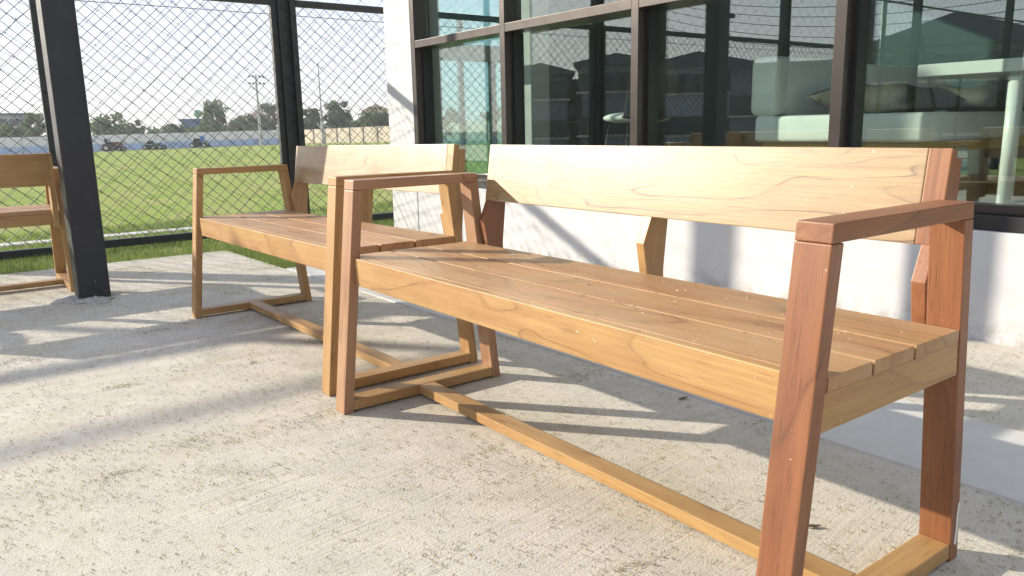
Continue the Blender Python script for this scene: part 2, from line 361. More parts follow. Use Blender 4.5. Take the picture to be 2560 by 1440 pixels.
# slab: west part stops at y = .83 where turf begins, east part runs on to the building
EDGE_W, EDGE_Y, EDGE_E = -5.02, .832, -3.93
def slab():
    xs1 = np.concatenate([np.linspace(EDGE_W, -1.5, 60), np.linspace(-1.4, 3.5, 40)]); bm = bmesh.new()
    def strip(xv, y0, y1):
        prev = None
        for i, x in enumerate(xv):
            jx = (random.random() - .5) * .03 if abs(x - xv[0]) < 1e-6 else 0
            a = bm.verts.new((x + jx, y0, gz(x))); b_ = bm.verts.new((x + jx, y1, gz(x)))
            if prev: bm.faces.new((prev[0], a, b_, prev[1]))
            prev = (a, b_)
    strip(xs1, -7.0, -.5); strip(xs1, -.5, EDGE_Y)
    xe = [x for x in xs1 if x >= EDGE_E]; strip(np.concatenate([[EDGE_E], xe]), EDGE_Y, 2.3)
    bmesh.ops.remove_doubles(bm, verts=bm.verts, dist=.0005)
    # skirt
    be = [e for e in bm.edges if e.is_boundary]
    r = bmesh.ops.extrude_edge_only(bm, edges=be)
    for v in [q for q in r['geom'] if isinstance(q, bmesh.types.BMVert)]: v.co.z -= .3
    bmesh.ops.recalc_face_normals(bm, faces=bm.faces)
    me = bpy.data.meshes.new('concrete_slab'); bm.to_mesh(me); bm.free()
    return tag(link_mesh('concrete_slab', me, M['concrete']), kind='structure')
slab()
# smooth screeded strip along the slab, a few millimetres proud
v = []; f = []
xs2 = np.linspace(EDGE_E + .02, 3.4, 50)
for i, x in enumerate(xs2):
    e0 = .835 + (random.random() - .5) * .008; e1 = 1.24 + (random.random() - .5) * .008
    z = gz(x)
    v += [(x, e0 - .004, z - .01), (x, e0, z + .006), (x, e1, z + .006), (x, e1 + .004, z - .01)]
    if i:
        for k in range(3): f.append(((i - 1) * 4 + k, i * 4 + k, i * 4 + k + 1, (i - 1) * 4 + k + 1))
tag(pydata('screed_strip', v, f, M['screed']), kind='structure')
# pale kerb line along the far side of the fence, gravel yard behind
tag(MB().box(-7.86, -7.66, -16, 8, -.30, -.165).build('field_kerb', M['screed'], bev=.01), kind='structure')
grid('gravel_yard', [-70, -40, -20, -9.5], [-60, -40, -25, -16, -11], lambda x, y: fz(x, y) + .03, M['gravel'])

def tinted(name, V, Fc, tint, mat, kind='stuff', parent=None):
    me = bpy.data.meshes.new(name); me.from_pydata(V.tolist(), [], Fc.tolist()); me.update()
    a = me.attributes.new('tint', 'FLOAT', 'POINT'); a.data.foreach_set('value', tint.astype(np.float32))
    o = link_mesh(name, me, mat, parent)
    if kind: o['kind'] = kind
    return o
def blades(name, P, h, w, mat, lean=.5):
    n = len(P); a = rng.uniform(0, 2 * np.pi, n); hh = h * rng.uniform(.5, 1.3, n); ww = w * rng.uniform(.6, 1.3, n)
    d = np.c_[np.cos(a), np.sin(a), np.zeros(n)]; b = rng.uniform(0, 2 * np.pi, n); ln = lean * rng.uniform(.1, 1, n) * hh
    t = np.c_[np.cos(b) * ln, np.sin(b) * ln, hh]
    V = np.empty((n, 3, 3)); V[:, 0] = P - d * ww[:, None]; V[:, 1] = P + d * ww[:, None]; V[:, 2] = P + t
    Fc = np.arange(3 * n).reshape(n, 3); tint = np.repeat(rng.uniform(0, 1, n), 3)
    return tinted(name, V.reshape(-1, 3), Fc, tint, mat)
def in_turf(x, y): return (x < EDGE_W - .005) | ((y > EDGE_Y + .005) & (x < EDGE_E - .005))
x = rng.uniform(-8.6, -3.9, 150000); y = rng.uniform(-2.2, 4.6, 150000); k = in_turf(x, y) & ~((x < -7.64) & (x > -7.88))
keep = rng.uniform(0, 1, len(x)) < np.where(x > -7.0, 1.0, .55)
x, y = x[k & keep], y[k & keep]
P = np.c_[x, y, np.minimum(-.125 + .008 * x + .008 * y, -.12)]
P = P[rng.uniform(0, 1, len(P)) < .35 + .65 * (np.sin(P[:, 0] * 5 + 2 * np.sin(P[:, 1] * 3)) * np.sin(P[:, 1] * 7) > -.3)]
tag(blades('grass_verge', P, .05, .0035, M['grass'], .8), 'bright green uncut grass verge along the foot of the fence', 'grass')
x = rng.uniform(-5.2, -4.98, 3000); y = rng.uniform(-2, .85, 3000); P1 = np.c_[x, y, np.full(3000, -.14)]
x = rng.uniform(-5.0, -3.9, 3500); y = EDGE_Y + rng.uniform(.0, .12, 3500); P2 = np.c_[x, y, np.full(3500, -.14)]
tag(blades('grass_fringe', np.r_[P1, P2], .15, .003, M['grass'], .45), 'ragged tufts of grass overhanging the concrete slab edge', 'grass')

def scatter(name, n, area, ln, mat, label, cat, clump=.0, zoff=.001, zf=None):
    x = rng.uniform(area[0], area[1], n); y = rng.uniform(area[2], area[3], n)
    if clump:
        c = np.c_[rng.uniform(area[0], area[1], 90), rng.uniform(area[2], area[3], 90)]
        m_ = rng.uniform(0, 1, n) < clump; idx = rng.integers(0, 90, n)
        sg = rng.uniform(.02, .10, 90)[idx]
        x = np.where(m_, c[idx, 0] + rng.normal(0, 1, n) * sg * .7, x); y = np.where(m_, c[idx, 1] + rng.normal(0, 1, n) * sg * 1.6, y)
    k = ~in_turf(x, y) & (y < 2.03) & (x > -5.0) & ~((y > .83) & (y < 1.25) & (rng.uniform(0, 1, n) < .8))
    x, y = x[k], y[k]; n = len(x)
    z = np.where(x > -1.5, 0, .011 * (x + 1.5)) + zoff if zf is None else np.full(n, zf)
    a = rng.uniform(0, 2 * np.pi, n); l_ = ln * rng.uniform(.35, 1.3, n); w = .0009 * rng.uniform(.6, 1.7, n)
    d = np.c_[np.cos(a), np.sin(a)]; q = np.c_[-d[:, 1], d[:, 0]]; cv = rng.normal(0, .22, n) * l_
    lift = rng.uniform(0, .003, n)
    V = np.empty((n, 4, 3))
    V[:, 0] = np.c_[x - d[:, 0] * l_ / 2, y - d[:, 1] * l_ / 2, z]
    V[:, 1] = np.c_[x + q[:, 0] * (cv + w), y + q[:, 1] * (cv + w), z + lift + .001]
    V[:, 2] = np.c_[x + q[:, 0] * (cv - w), y + q[:, 1] * (cv - w), z + lift + .001]
    V[:, 3] = np.c_[x + d[:, 0] * l_ / 2, y + d[:, 1] * l_ / 2, z + lift * .6]
    b = np.arange(n) * 4
    Fc = np.r_[np.c_[b, b + 1, b + 2], np.c_[b + 1, b + 3, b + 2]]
    return tag(tinted(name, V.reshape(-1, 3), Fc, np.repeat(rng.uniform(0, 1, n), 4), mat), label, cat)
A0 = (-4.9, .55, -1.15, 2.0)
scatter('dry_clippings', 16000, A0, .016, M['straw'], 'pale dry grass clippings strewn over the concrete', 'clippings', .35)
scatter('green_clippings', 16000, A0, .013, M['clip'], 'olive grass clippings strewn over the concrete', 'clippings', .5)
scatter('dark_debris', 14000, A0, .009, M['dark_bits'], 'tiny dark plant bits strewn over the concrete', 'debris', .2)

# ------------------------------------------------------------------ benches
LB, WB, TA, TL, YB1, AF, YT1, HA = 1.426, .0552, .0265, .0287, .5336, .0697, .4654, .637
AB, HB, HS = .352, .0354, .43
def leg_y(z, rear): return z / HA * AF if not rear else YB1 + (YT1 - YB1) * z / HA
def board(name, mb, mat, parent, g, bev=.0022, seg=2):
    "wood piece with a 'grain' coordinate whose first axis runs along g"
    me = mb.mesh(name, bev, seg); g = Vector(g).normalized()
    a = g.cross(Vector((0, 0, 1)) if abs(g.z) < .8 else Vector((1, 0, 0))).normalized(); b = g.cross(a)
    off = Vector((random.uniform(0, 30), random.uniform(0, 30), random.uniform(0, 30)))
    at = me.attributes.new('grain', 'FLOAT_VECTOR', 'POINT')
    dat = np.array([(v.co.dot(g) + off.x, v.co.dot(a) + off.y, v.co.dot(b) + off.z) for v in me.vertices], dtype=np.float32)
    at.data.foreach_set('vector', dat.ravel())
    return link_mesh(name, me, mat, parent)
def bench(name, label, mats):
    "mats: frame, apron, slats, panel, bars"
    t = thing(name, label, 'bench', (0, 0, 0), 'wooden benches on the paving')
    fr, ap, sl_, pn, br = (M[q] for q in mats[:5])
    for x0, x1 in ((-WB, 0), (-LB, -LB + WB)):
        fr = M[mats[0] if x1 == 0 else mats[5]]
        zt = HA - TA - .0006
        f_ = board('front_leg', MB().prism([(0, 0), (leg_y(zt, 0), zt), (leg_y(zt, 0) + TL, zt), (TL, 0)], x0, x1), fr, t, (0, .11, 1))
        board('rear_leg', MB().prism([(YB1 - TL, 0), (leg_y(zt, 1) - TL, zt), (leg_y(zt, 1), zt), (YB1, 0)], x0, x1), fr, t, (0, -.1, 1))
        za = HA - TA
        board('armrest', MB().prism([(leg_y(za, 0), za), (AF, HA), (YT1, HA), (leg_y(za, 1), za)], x0, x1), fr, t, (0, 1, 0))
        z0, z1 = .007, HB
        board('floor_rail', MB().prism([(leg_y(z0, 0) + TL + .0005, z0), (leg_y(z1, 0) + TL + .0005, z1), (leg_y(z1, 1) - TL - .0005, z1), (leg_y(z0, 1) - TL - .0005, z0)], x0 + .001, x1 - .001), br, t, (0, 1, 0))
        z0, z1 = AB, .4088
        xi0, xi1 = (-.042, -.002) if x1 == 0 else (-LB + .002, -LB + .042)
        board('seat_end_rail', MB().prism([(leg_y(z0, 0) + TL + .0005, z0), (leg_y(z1, 0) + TL + .0005, z1), (leg_y(z1, 1) - TL - .0005, z1), (leg_y(z0, 1) - TL - .0005, z0)], xi0, xi1), ap, t, (0, 1, 0))
    fr = M[mats[0]]
    # front and back aprons, slats
    board('front_apron', MB().box(-LB + WB + .0008, -WB - .0008, .058, .0788, .356, HS), ap, t, (1, 0, 0))
    board('rear_apron', MB().box(-LB + .044, -.044, .436, .456, .352, .4082), ap, t, (1, 0, 0))
    for y0, y1 in ((.0796, .1915), (.1985, .3115), (.3185, .4575)):
        board('seat_slat', MB().box(-LB + .001, -.001, y0, y1, .409, HS), sl_, t, (1, 0, 0), .0010)
    # back posts, bent just above the seat
    for xc in (-.0755, -LB / 2, -LB + .0755):
        prof = [(.476, .34), (.4745, .43), (.463, .497), (.489, .5585), (.5125, .562), (.5335, .70), (.556, .70), (.545, .56), (.531, .43), (.533, .34)]
        board('back_post', MB().prism(prof, xc - .0125, xc + .0125), fr if xc != -LB / 2 else ap, t, (0, .06, 1), .002)
    # back panel leaning back, clamped ends
    def panel(x0, x1, m, g):
        dy = .0235 / .161; y0, z0, y1, z1 = .4885, .5565, .512, .7175; th = .0215
        return board('back_panel' if g[0] else 'panel_end', MB().prism([(y0, z0), (y1, z1), (y1 + th, z1 - .003), (y0 + th, z0 - .003)], x0, x1), m, t, g)
    panel(-LB + .0605, -.0995, pn, (1, 0, 0)); panel(-.099, -.0605, fr, (0, .14, 1))
    board('stretcher', MB().box(-LB + WB - .0005, -WB + .0005, .239, .291, .009, HB - .0005), br, t, (1, 0, 0))
    return t
bA = bench('wooden_bench', 'long teak bench with pale figured back panel and reddish end frame by low white wall', ('wood_red', 'wood_gold', 'wood_seat', 'wood_pale', 'wood_gold', 'wood_tan'))
q = [(.512, .035), (.5185, .03), (.520, .06), (.5175, .088), (.519, .108), (.5145, .112), (.5125, .085), (.5135, .06)]
MB().prism(q, .0004, .0016).build('paint_smear', M['chip_white'], bA)
bB = bench('wooden_bench', 'golden teak bench end to end with another, black fence column behind its backrest', ('wood_gold', 'wood_gold', 'wood_seat', 'wood_pale', 'wood_gold', 'wood_gold'))
bB.location = (-1.541, .033, gz(-1.541) + .0015); bB.rotation_euler = (0, -.011, 0)
bC = bench('wooden_bench', 'brown teak bench seen from behind, facing the field beside the black steel pillar', ('wood_gold', 'wood_gold', 'wood_seat', 'wood_gold', 'wood_gold', 'wood_gold'))
bC.location = (-4.573, -1.648, gz(-4.3) + .001); bC.rotation_euler = (0, 0, -math.pi / 2)
def crumbs(name, ox, n, z, label):
    x = rng.uniform(ox - LB + .03, ox - .05, n); y = rng.uniform(.085, .45, n)
    b = rng.integers(0, n, n); m_ = rng.uniform(0, 1, n) < .25
    y = np.where(m_, np.where(rng.uniform(0, 1, n) < .5, .195, .315) + rng.normal(0, .012, n), y)
    zz = z + (0 * x if ox > -1 else .011 * (x - ox))
    y = y + (0 if ox > -1 else .033)
    s = .0014 * rng.uniform(.4, 1.5, n); a = rng.uniform(0, 6.28, n); e = rng.uniform(1, 2.6, n)
    V = np.empty((n, 4, 3)); c, sn = np.cos(a), np.sin(a)
    V[:, 0] = np.c_[x + c * s * e, y + sn * s * e, zz]; V[:, 1] = np.c_[x - sn * s * .7, y + c * s * .7, zz]
    V[:, 2] = np.c_[x - c * s * e, y - sn * s * e, zz]; V[:, 3] = np.c_[x + sn * s * .3, y - c * s * .3, zz + s * .8]
    q = np.arange(n) * 4; Fc = np.r_[np.c_[q, q + 1, q + 3], np.c_[q + 1, q + 2, q + 3], np.c_[q + 2, q, q + 3]]
    return tag(tinted(name, V.reshape(-1, 3), Fc, np.repeat(rng.uniform(0, 1, n) ** 1.0, 4), M['chip']), label, 'crumbs')
crumbs('seat_crumbs', 0, 300, HS + .0004, 'pale crumbs and chips lying on the seat by the white wall')
crumbs('seat_crumbs', -1.541, 300, HS + .002, 'pale crumbs and chips lying on the golden bench seat')

# ------------------------------------------------------------------ pillar
g0 = gz(-3.76)
t = thing('steel_pillar', 'black square steel pillar standing on the concrete beside the bench facing the field', 'pillar', (-3.76, -.229, g0))
MB().box(-3.83, -3.69, -.290, -.150, g0 - .02, 3.9).build('shaft', M['steel'], t, bev=.006)
bm = bmesh.new(); bmesh.ops.create_uvsphere(bm, u_segments=40, v_segments=12, radius=1)
for v_ in bm.verts:
    a = math.atan2(v_.co.y, v_.co.x); w_ = 1 + .25 * math.sin(3 * a + 1) + .18 * math.sin(7 * a) + random.uniform(-.08, .08)
    v_.co = Vector((v_.co.x * .135 * w_ - 3.755, v_.co.y * .13 * w_ - .235, v_.co.z * (.020 + random.uniform(0, .010)) + g0 + .0))
me = bpy.data.meshes.new('mortar_patch'); bm.to_mesh(me); bm.free(); link_mesh('mortar_patch', me, M['mortar'], t)

# ------------------------------------------------------------------ fence
FX = -6.6; RZ0, RZ1 = 1.878, 1.935
COLY = [5.7, 2.0, -1.56, -5.3, -9.16, -12.88]; MIDY = [.05, -3.95, -7.3, -11.0, 3.9]
fence = thing('chain_link_fence', 'tall black framed chain link fence running along the edge of the field', 'fence', (FX, 0, fz(FX, 0)))
Y0, Y1 = -12.95, 5.8
for yc in COLY:
    zb = fz(FX, yc) - .05
    MB().prism([(FX - .055, yc - .06), (FX + .055, yc - .06), (FX + .055, yc - .052), (FX + .006, yc - .052), (FX + .006, yc + .052), (FX + .055, yc + .052), (FX + .055, yc + .06), (FX - .055, yc + .06)], zb, 3.5, 2).build('column', M['fence_steel'], fence)
    for s in (-1, 1):
        MB().box(FX - .025, FX + .025, yc + s * .0905 - .027, yc + s * .0905 + .027, zb, RZ1 + .004).build('stile', M['fence_steel'], fence, bev=.003)
for yc in MIDY:
    MB().box(FX - .024, FX + .024, yc - .026, yc + .026, fz(FX, yc) - .05, 3.4 if abs(yc - .05) < .01 else RZ1).build('post', M['fence_steel'], fence, bev=.003)
cs = sorted(COLY)
for a, b in zip(cs[:-1], cs[1:]):
    ya, yb = a + .118, b - .118
    mids = sorted([q for q in MIDY if ya < q < yb]); segs = [ya] + [q for m_ in mids for q in (m_ - .0262, m_ + .0262)] + [yb]
    for s0, s1 in zip(segs[::2], segs[1::2]):
        zb = fz(FX, (s0 + s1) / 2)
        MB().box(FX - .028, FX + .028, s0, s1, RZ0, RZ1).build('top_rail', M['fence_steel'], fence, bev=.003)
        MB().box(FX - .028, FX + .028, s0, s1, zb + .03, zb + .095).build('bottom_rail', M['fence_steel'], fence, bev=.003)
MB().tube([(FX + .012, Y0, 1.80), (FX + .012, -3, 1.785), (FX + .012, 1, 1.80), (FX + .012, Y1, 1.79)], .003, 5).build('tension_wire', M['wire'], fence)
def tubes3(name, segs, r, mat, parent, kind='stuff', extra=None):
    "segs: (n,2,3) straight wires, three-sided"
    A, B = segs[:, 0], segs[:, 1]; n = len(A); d = B - A; d /= np.linalg.norm(d, axis=1)[:, None]
    a = np.tile(np.array([[1., 0, 0]]), (n, 1)); b = np.cross(d, a); b /= np.linalg.norm(b, axis=1)[:, None]
    V = np.empty((n, 6, 3))
    for k in range(3):
        t_ = 2 * np.pi * k / 3; o = (a * np.cos(t_) + b * np.sin(t_)) * r
        V[:, k] = A + o; V[:, 3 + k] = B + o
    q = np.arange(n) * 6
    Fc = np.concatenate([np.c_[q + k, q + (k + 1) % 3, q + 3 + (k + 1) % 3, q + 3 + k] for k in range(3)])
    V = V.reshape(-1, 3)
    me = bpy.data.meshes.new(name)
    vl = V.tolist(); fl = Fc.tolist()
    if extra is not None:
        off = len(vl)
        for i, (p, s) in enumerate(extra):
            o = len(vl)
            vl += [[p[0] + s, p[1], p[2]], [p[0] - s, p[1], p[2]], [p[0], p[1] + s, p[2]], [p[0], p[1] - s, p[2]], [p[0], p[1], p[2] + s], [p[0], p[1], p[2] - s]]
            fl += [[o + i_, o + j_, o + k_] for i_, j_, k_ in ((0, 2, 4), (2, 1, 4), (1, 3, 4), (3, 0, 4), (2, 0, 5), (1, 2, 5), (3, 1, 5), (0, 3, 5))]
    me.from_pydata(vl, [], fl); me.update()
    for p in me.polygons: p.use_smooth = True
    o = link_mesh(name, me, mat, parent)
    if kind: o['kind'] = kind
    return o
D = .106; H = .1; segs = []
nw = int((Y1 - Y0) / (D / 2)); nz = int((RZ0 + .10) / (H / 2))
wav = lambda y_, z_: .004 * math.sin(y_ * 2.1 + z_ * 1.3)
for k_ in range(nw):
    pts = []
    for j in range(nz + 1):
        side = (j + k_) % 2; yy = Y0 + (k_ + side) * D / 2; zz_ = RZ0 - j * H / 2
        pts.append((FX - .034 + (.003 if (j % 2) else -.003) + wav(yy, zz_), yy + .002 * math.sin(zz_ * 7 + k_ * .05), zz_))
    segs += [(pts[i], pts[i + 1]) for i in range(nz)]
tubes3('chain_link_mesh', np.array(segs), .0030, M['wire'], fence)
# knotted safety net hung on the near side
e1 = np.array((.136, -.084)); e2 = np.array((.095, .091)); kn = {}
for i in range(-90, 190):
    for j in range(-120, 140):
        p = np.array((Y0, 0)) + i * e1 + j * e2
        if Y0 - .05 < p[0] < Y1 and -.12 < p[1] < 3.35:
            p = p + np.array((.005 * math.sin(i * 1.7 + j * .9), .005 * math.cos(i * .8 - j * 1.9))) + rng.normal(0, .003, 2)
            kn[(i, j)] = np.array((FX + .042 + .008 * math.sin(p[0] * 3), p[0], p[1]))
segs = []
for (i, j), p in kn.items():
    for q in ((i + 1, j), (i, j + 1)):
        if q in kn:
            m_ = (p + kn[q]) / 2 + np.array((0, 0, -.003)); segs += [(p, m_), (m_, kn[q])]
tag(tubes3('safety_net', np.array(segs), .0017, M['net'], None, None, [(p, .0058) for p in kn.values()]),
    'black knotted net hung across the chain link fence', 'net')

# steel goal-like frame beyond the fence, off to the side
t = thing('pipe_frame', 'dark steel pipe frame with a diagonal brace beyond the fence', 'frame', (-8.8, -12, fz(-8.8, -12)))
MB().tube([(-8.89, -20, 3.32), (-8.89, -4.7, 3.32)], .023, 10).build('top_pipe', M['fence_steel'], t, smooth=True)
for yy in (-20, -12.3, -4.75):
    MB().tube([(-8.89, yy, fz(-8.8, yy) - .1), (-8.89, yy, 3.30)], .05, 10).build('upright', M['fence_steel'], t, smooth=True)
MB().tube([(-8.84, -13.5, 3.3), (-8.84, -15.6, -.25)], .045, 8).build('brace', M['fence_steel'], t, smooth=True)

# ------------------------------------------------------------------ building
YW, YG = 2.05, 2.15
bld = thing('white_building', 'white plastered building with low wall under a long strip of windows', 'building', (-4.8, 2.05, 0))
MB().box(-4.43, 4.2, YW, YW + .2, -.15, .384).build('low_wall', M['plaster'], bld, bev=.004)
MB().box(-4.805, -4.434, YW - .004, YW + .24, -.2, 3.3).build('corner_column', M['plaster'], bld, bev=.006)
MB().box(-4.43, 4.2, YW + .004, YW + .2, 2.62, 3.3).build('upper_wall', M['plaster'], bld, bev=.004)
MB().box(-5.1, 4.5, 1.98, 8.2, 3.304, 3.46).build('roof', M['plaster'], bld, bev=.01)
MB().box(-4.43, 4.2, 7.6, 7.8, -.1, 3.3).build('rear_wall', M['plaster'], bld)
MB().box(4.0, 4.2, YW + .205, 7.59, -.1, 3.3).build('side_wall', M['plaster'], bld)
# end wall (x = -4.62) with a big opening: frame pieces around it
for q in ((2.30, 7.59, -.1, .40), (2.30, 7.59, 1.275, 1.385), (2.30, 7.59, 2.62, 3.3)):
    MB().box(-4.70, -4.55, q[0], q[1], q[2], q[3]).build('end_wall', M['plaster'], bld)
MB().box(-4.70, -4.55, 3.05, 7.59, .402, 1.273).build('end_wall', M['plaster'], bld)
MB().box(-4.70, -4.55, 3.05, 7.59, 1.387, 2.618).build('end_wall', M['plaster'], bld)
MB().box(-4.545, -4.50, 3.06, 7.49, .41, 2.99).build('wall_lining', M['int_wall'], bld)
MB().box(-4.52, 3.98, 2.20, 7.58, .30, .405).build('interior_floor', M['int_floor'], bld)
MB().box(-4.5, 3.98, 7.50, 7.57, .41, 2.99).build('interior_back_wall', M['int_wall'], bld)
MB().box(-4.5, 3.98, 2.27, 7.49, 3.0, 3.1).build('ceiling', M['int_wall'], bld)
MB().box(-4.49, 3.9, 4.6, 4.7, .41, 2.99).build('interior_partition', M['int_wall'], bld)
MB().box(-3.80, -3.66, 2.50, 2.66, .41, 2.99).build('interior_column', M['plaster'], bld, bev=.005)
ew = thing('end_window', 'window in the end wall facing the field, seen through the front glass', 'window', (-4.62, 2.3, .4))
for za, zb in ((.402, 1.273), (1.387, 2.616)):
    MB().box(-4.628, -4.620, 2.31, 3.045, za, zb).build('glass_pane', M['glass_end'], ew)
MB().box(-4.65, -4.60, 2.86, 2.90, .402, 1.273).build('mullion', M['alu'], ew)
ww = thing('window_wall', 'green tinted glass window strip in bronze aluminium frames above the low white wall', 'window', (-4.40, 2.05, .384))
MX = [-4.412, -3.366, -2.28, -1.195, -.11, .975, 2.06, 3.145]
for i, xm in enumerate(MX):
    MB().box(xm - .0245, xm + .0245, YW, YG + .03, .386, 2.618).build('mullion', M['alu'], ww, bev=.002)
    MB().box(xm + .0252, xm + .045, YG - .045, YG + .028, .472, 1.318).build('stop_bead', M['gasket'], ww)
for a, b in zip(MX[:-1], MX[1:]):
    a_, b_ = a + .025, b - .025
    MB().box(a_, b_, YW + .001, YG + .03, 1.320, 1.369).build('transom', M['alu'], ww, bev=.002)
    MB().box(a_, b_, YW + .02, YG + .03, .386, .436).build('sill', M['gasket'], ww, bev=.002)
    MB().box(a_, b_, YG - .03, YG + .03, .437, .470).build('sill_bead', M['alu'], ww, bev=.002)
    MB().box(a_, b_, YW + .02, YG + .03, 2.57, 2.617).build('head', M['alu'], ww, bev=.002)
    MB().box(a_ + .001, b_ - .001, YG, YG + .008, .4705, 1.3195).build('glass_pane', M['glass'], ww)
    MB().box(a_ + .001, b_ - .001, YG, YG + .008, 1.3695, 2.569).build('glass_pane', M['glass'], ww)

# interior furniture
FZ = .406
def cushion(name, x0, x1, y0, y1, z0, z1, mat, parent, puff=.03, r=.04):
    bm = bmesh.new(); bmesh.ops.create_cube(bm, size=1)
    for v_ in bm.verts: v_.co = Vector(((v_.co.x + .5) * (x1 - x0) + x0, (v_.co.y + .5) * (y1 - y0) + y0, (v_.co.z + .5) * (z1 - z0) + z0))
    bmesh.ops.bevel(bm, geom=list(bm.edges), offset=r, segments=4, profile=.5, affect='EDGES')
    me = bpy.data.meshes.new(name); bm.to_mesh(me); bm.free()
    return link_mesh(name, me, mat, parent, smooth=True)
sf = thing('sofa', 'white upholstered sofa on a plywood base behind the window', 'sofa', (-1.5, 3.2, FZ))
cushion('seat_cushion', -1.86, -1.045, 2.45, 4.2, .672, .794, M['white_fabric'], sf, r=.02)
cushion('back_cushion', -1.89, -1.74, 2.44, 3.25, .797, 1.072, M['white_fabric'], sf, r=.035)
cushion('back_cushion', -1.89, -1.74, 3.27, 4.15, .797, 1.06, M['white_fabric'], sf, r=.035)
MB().box(-1.84, -1.08, 2.5, 4.18, .625, .670).build('base', M['plywood'], sf, bev=.003)
for xx in (-1.75, -1.2):
    for yy in (2.62, 4.05):
        MB().box(xx - .02, xx + .02, yy - .02, yy + .02, FZ, .6245).build('leg', M['black_plastic'], sf, bev=.002)
def pillow(loc, rz, sx, sy, sz, label):
    bm = bmesh.new(); bmesh.ops.create_grid(bm, x_segments=14, y_segments=14, size=1); top = list(bm.verts)
    me = bpy.data.meshes.new('pillow'); bm.free()
    n = 15; V = []; Fc = []
    for s in (1, -1):
        for i in range(n):
            for j in range(n):
                u, v_ = 2 * i / (n - 1) - 1, 2 * j / (n - 1) - 1
                e = (1 - u ** 4) * (1 - v_ ** 4)
                pinch = 1 - .10 * (1 - abs(u) ** 2) * abs(v_) ** 6 - .0
                V.append((u * (1 - .09 * (1 - v_ * v_)) * sx, v_ * (1 - .09 * (1 - u * u)) * sy, s * sz * e ** .5 + .008 * math.sin(7 * u + 4 * v_) * e))
    for s in range(2):
        for i in range(n - 1):
            for j in range(n - 1):
                q = [s * n * n + i * n + j, s * n * n + (i + 1) * n + j, s * n * n + (i + 1) * n + j + 1, s * n * n + i * n + j + 1]
                Fc.append(q if s == 0 else q[::-1])
    me = bpy.data.meshes.new('pillow'); me.from_pydata(V, [], Fc); me.update()
    bm = bmesh.new(); bm.from_mesh(me); bmesh.ops.remove_doubles(bm, verts=bm.verts, dist=1e-4); bm.to_mesh(me); bm.free()
    o = link_mesh('pillow', me, M['pillow'], smooth=True); o.location = loc; o.rotation_euler = (0, .06, rz)
    return tag(o, label, 'pillow')
pillow((-1.42, 2.86, .862), .08, .24, .33, .066, 'dark olive pillow lying flat on the white sofa, its end towards the glass')
pillow((-1.36, 3.62, .862), -.1, .25, .30, .066, 'dark olive pillow deeper in the room on the sofa behind the other pillow')
tb = thing('pedestal_table', 'white table on one round leg with a flat base behind the window', 'table', (-.71, 2.53, FZ))
MB().box(-1.11, -.25, 2.50, 3.3, .936, .984).build('table_top', M['white_lac'], tb, bev=.003)
MB().tube([(-.765, 2.58, FZ + .017), (-.765, 2.58, .9355)], .028, 20).build('leg', M['white_lac'], tb, smooth=True)
MB().tube([(-.765, 2.58, FZ), (-.765, 2.58, FZ + .016)], .20, 36).build('base', M['white_lac'], tb)
ch = thing('shell_chair', 'black shell chair with a white seat pad standing inside behind the glass', 'chair', (-3.0, 2.95, FZ))
def shell(parent):
    V = []; Fc = []; nu, nv = 9, 14
    prof = []
    for j in range(nv):
        s = j / (nv - 1)
        if s < .45: q = s / .45; prof.append((.0 + .36 * q, .785 - .02 * math.sin(q * math.pi), .17))
        else:
            q = (s - .45) / .55; prof.append((.36 + .06 * math.sin(q * 1.5), .785 + .37 * q, .18 - .03 * q * q))
    for x_, z_, hw in prof:
        for i in range(nu):
            u = 2 * i / (nu - 1) - 1
            V.append((x_, u * hw, z_ + .035 * u * u))
    for j in range(nv - 1):
        for i in range(nu - 1): Fc.append((j * nu + i, j * nu + i + 1, (j + 1) * nu + i + 1, (j + 1) * nu + i))
    rot = Matrix.Rotation(math.radians(-20), 4, 'Z'); V = [rot @ Vector(q) + Vector((-3.21, 2.93, 0)) for q in V]
    o = pydata('shell', V, Fc, M['black_plastic'], parent, smooth=True)
    md = o.modifiers.new('thick', 'SOLIDIFY'); md.thickness = .012; md2 = o.modifiers.new('sub', 'SUBSURF'); md2.levels = 1; md2.render_levels = 1
    return rot
rot = shell(ch)
bm = bmesh.new(); bmesh.ops.create_uvsphere(bm, u_segments=24, v_segments=12, radius=1)
for v_ in bm.verts:
    q = Vector((math.copysign(abs(v_.co.x) ** .6, v_.co.x) * .19 + .16, math.copysign(abs(v_.co.y) ** .6, v_.co.y) * .19, v_.co.z * .034 + .812)); v_.co = rot @ q + Vector((-3.21, 2.93, 0))
me = bpy.data.meshes.new('seat_pad'); bm.to_mesh(me); bm.free(); link_mesh('seat_pad', me, M['white_fabric'], ch, smooth=True)
for sx, sy in ((.04, -.13), (.04, .13), (.32, -.13), (.32, .13)):
    a = rot @ Vector((sx, sy, .765)) + Vector((-3.21, 2.93, 0)); b = rot @ Vector((sx + (sx - .18) * .35, sy * 1.4, FZ + .002)) + Vector((-3.21, 2.93, 0))
    MB().tube([a, b], .009, 8).build('leg', M['black_plastic'], ch, smooth=True)

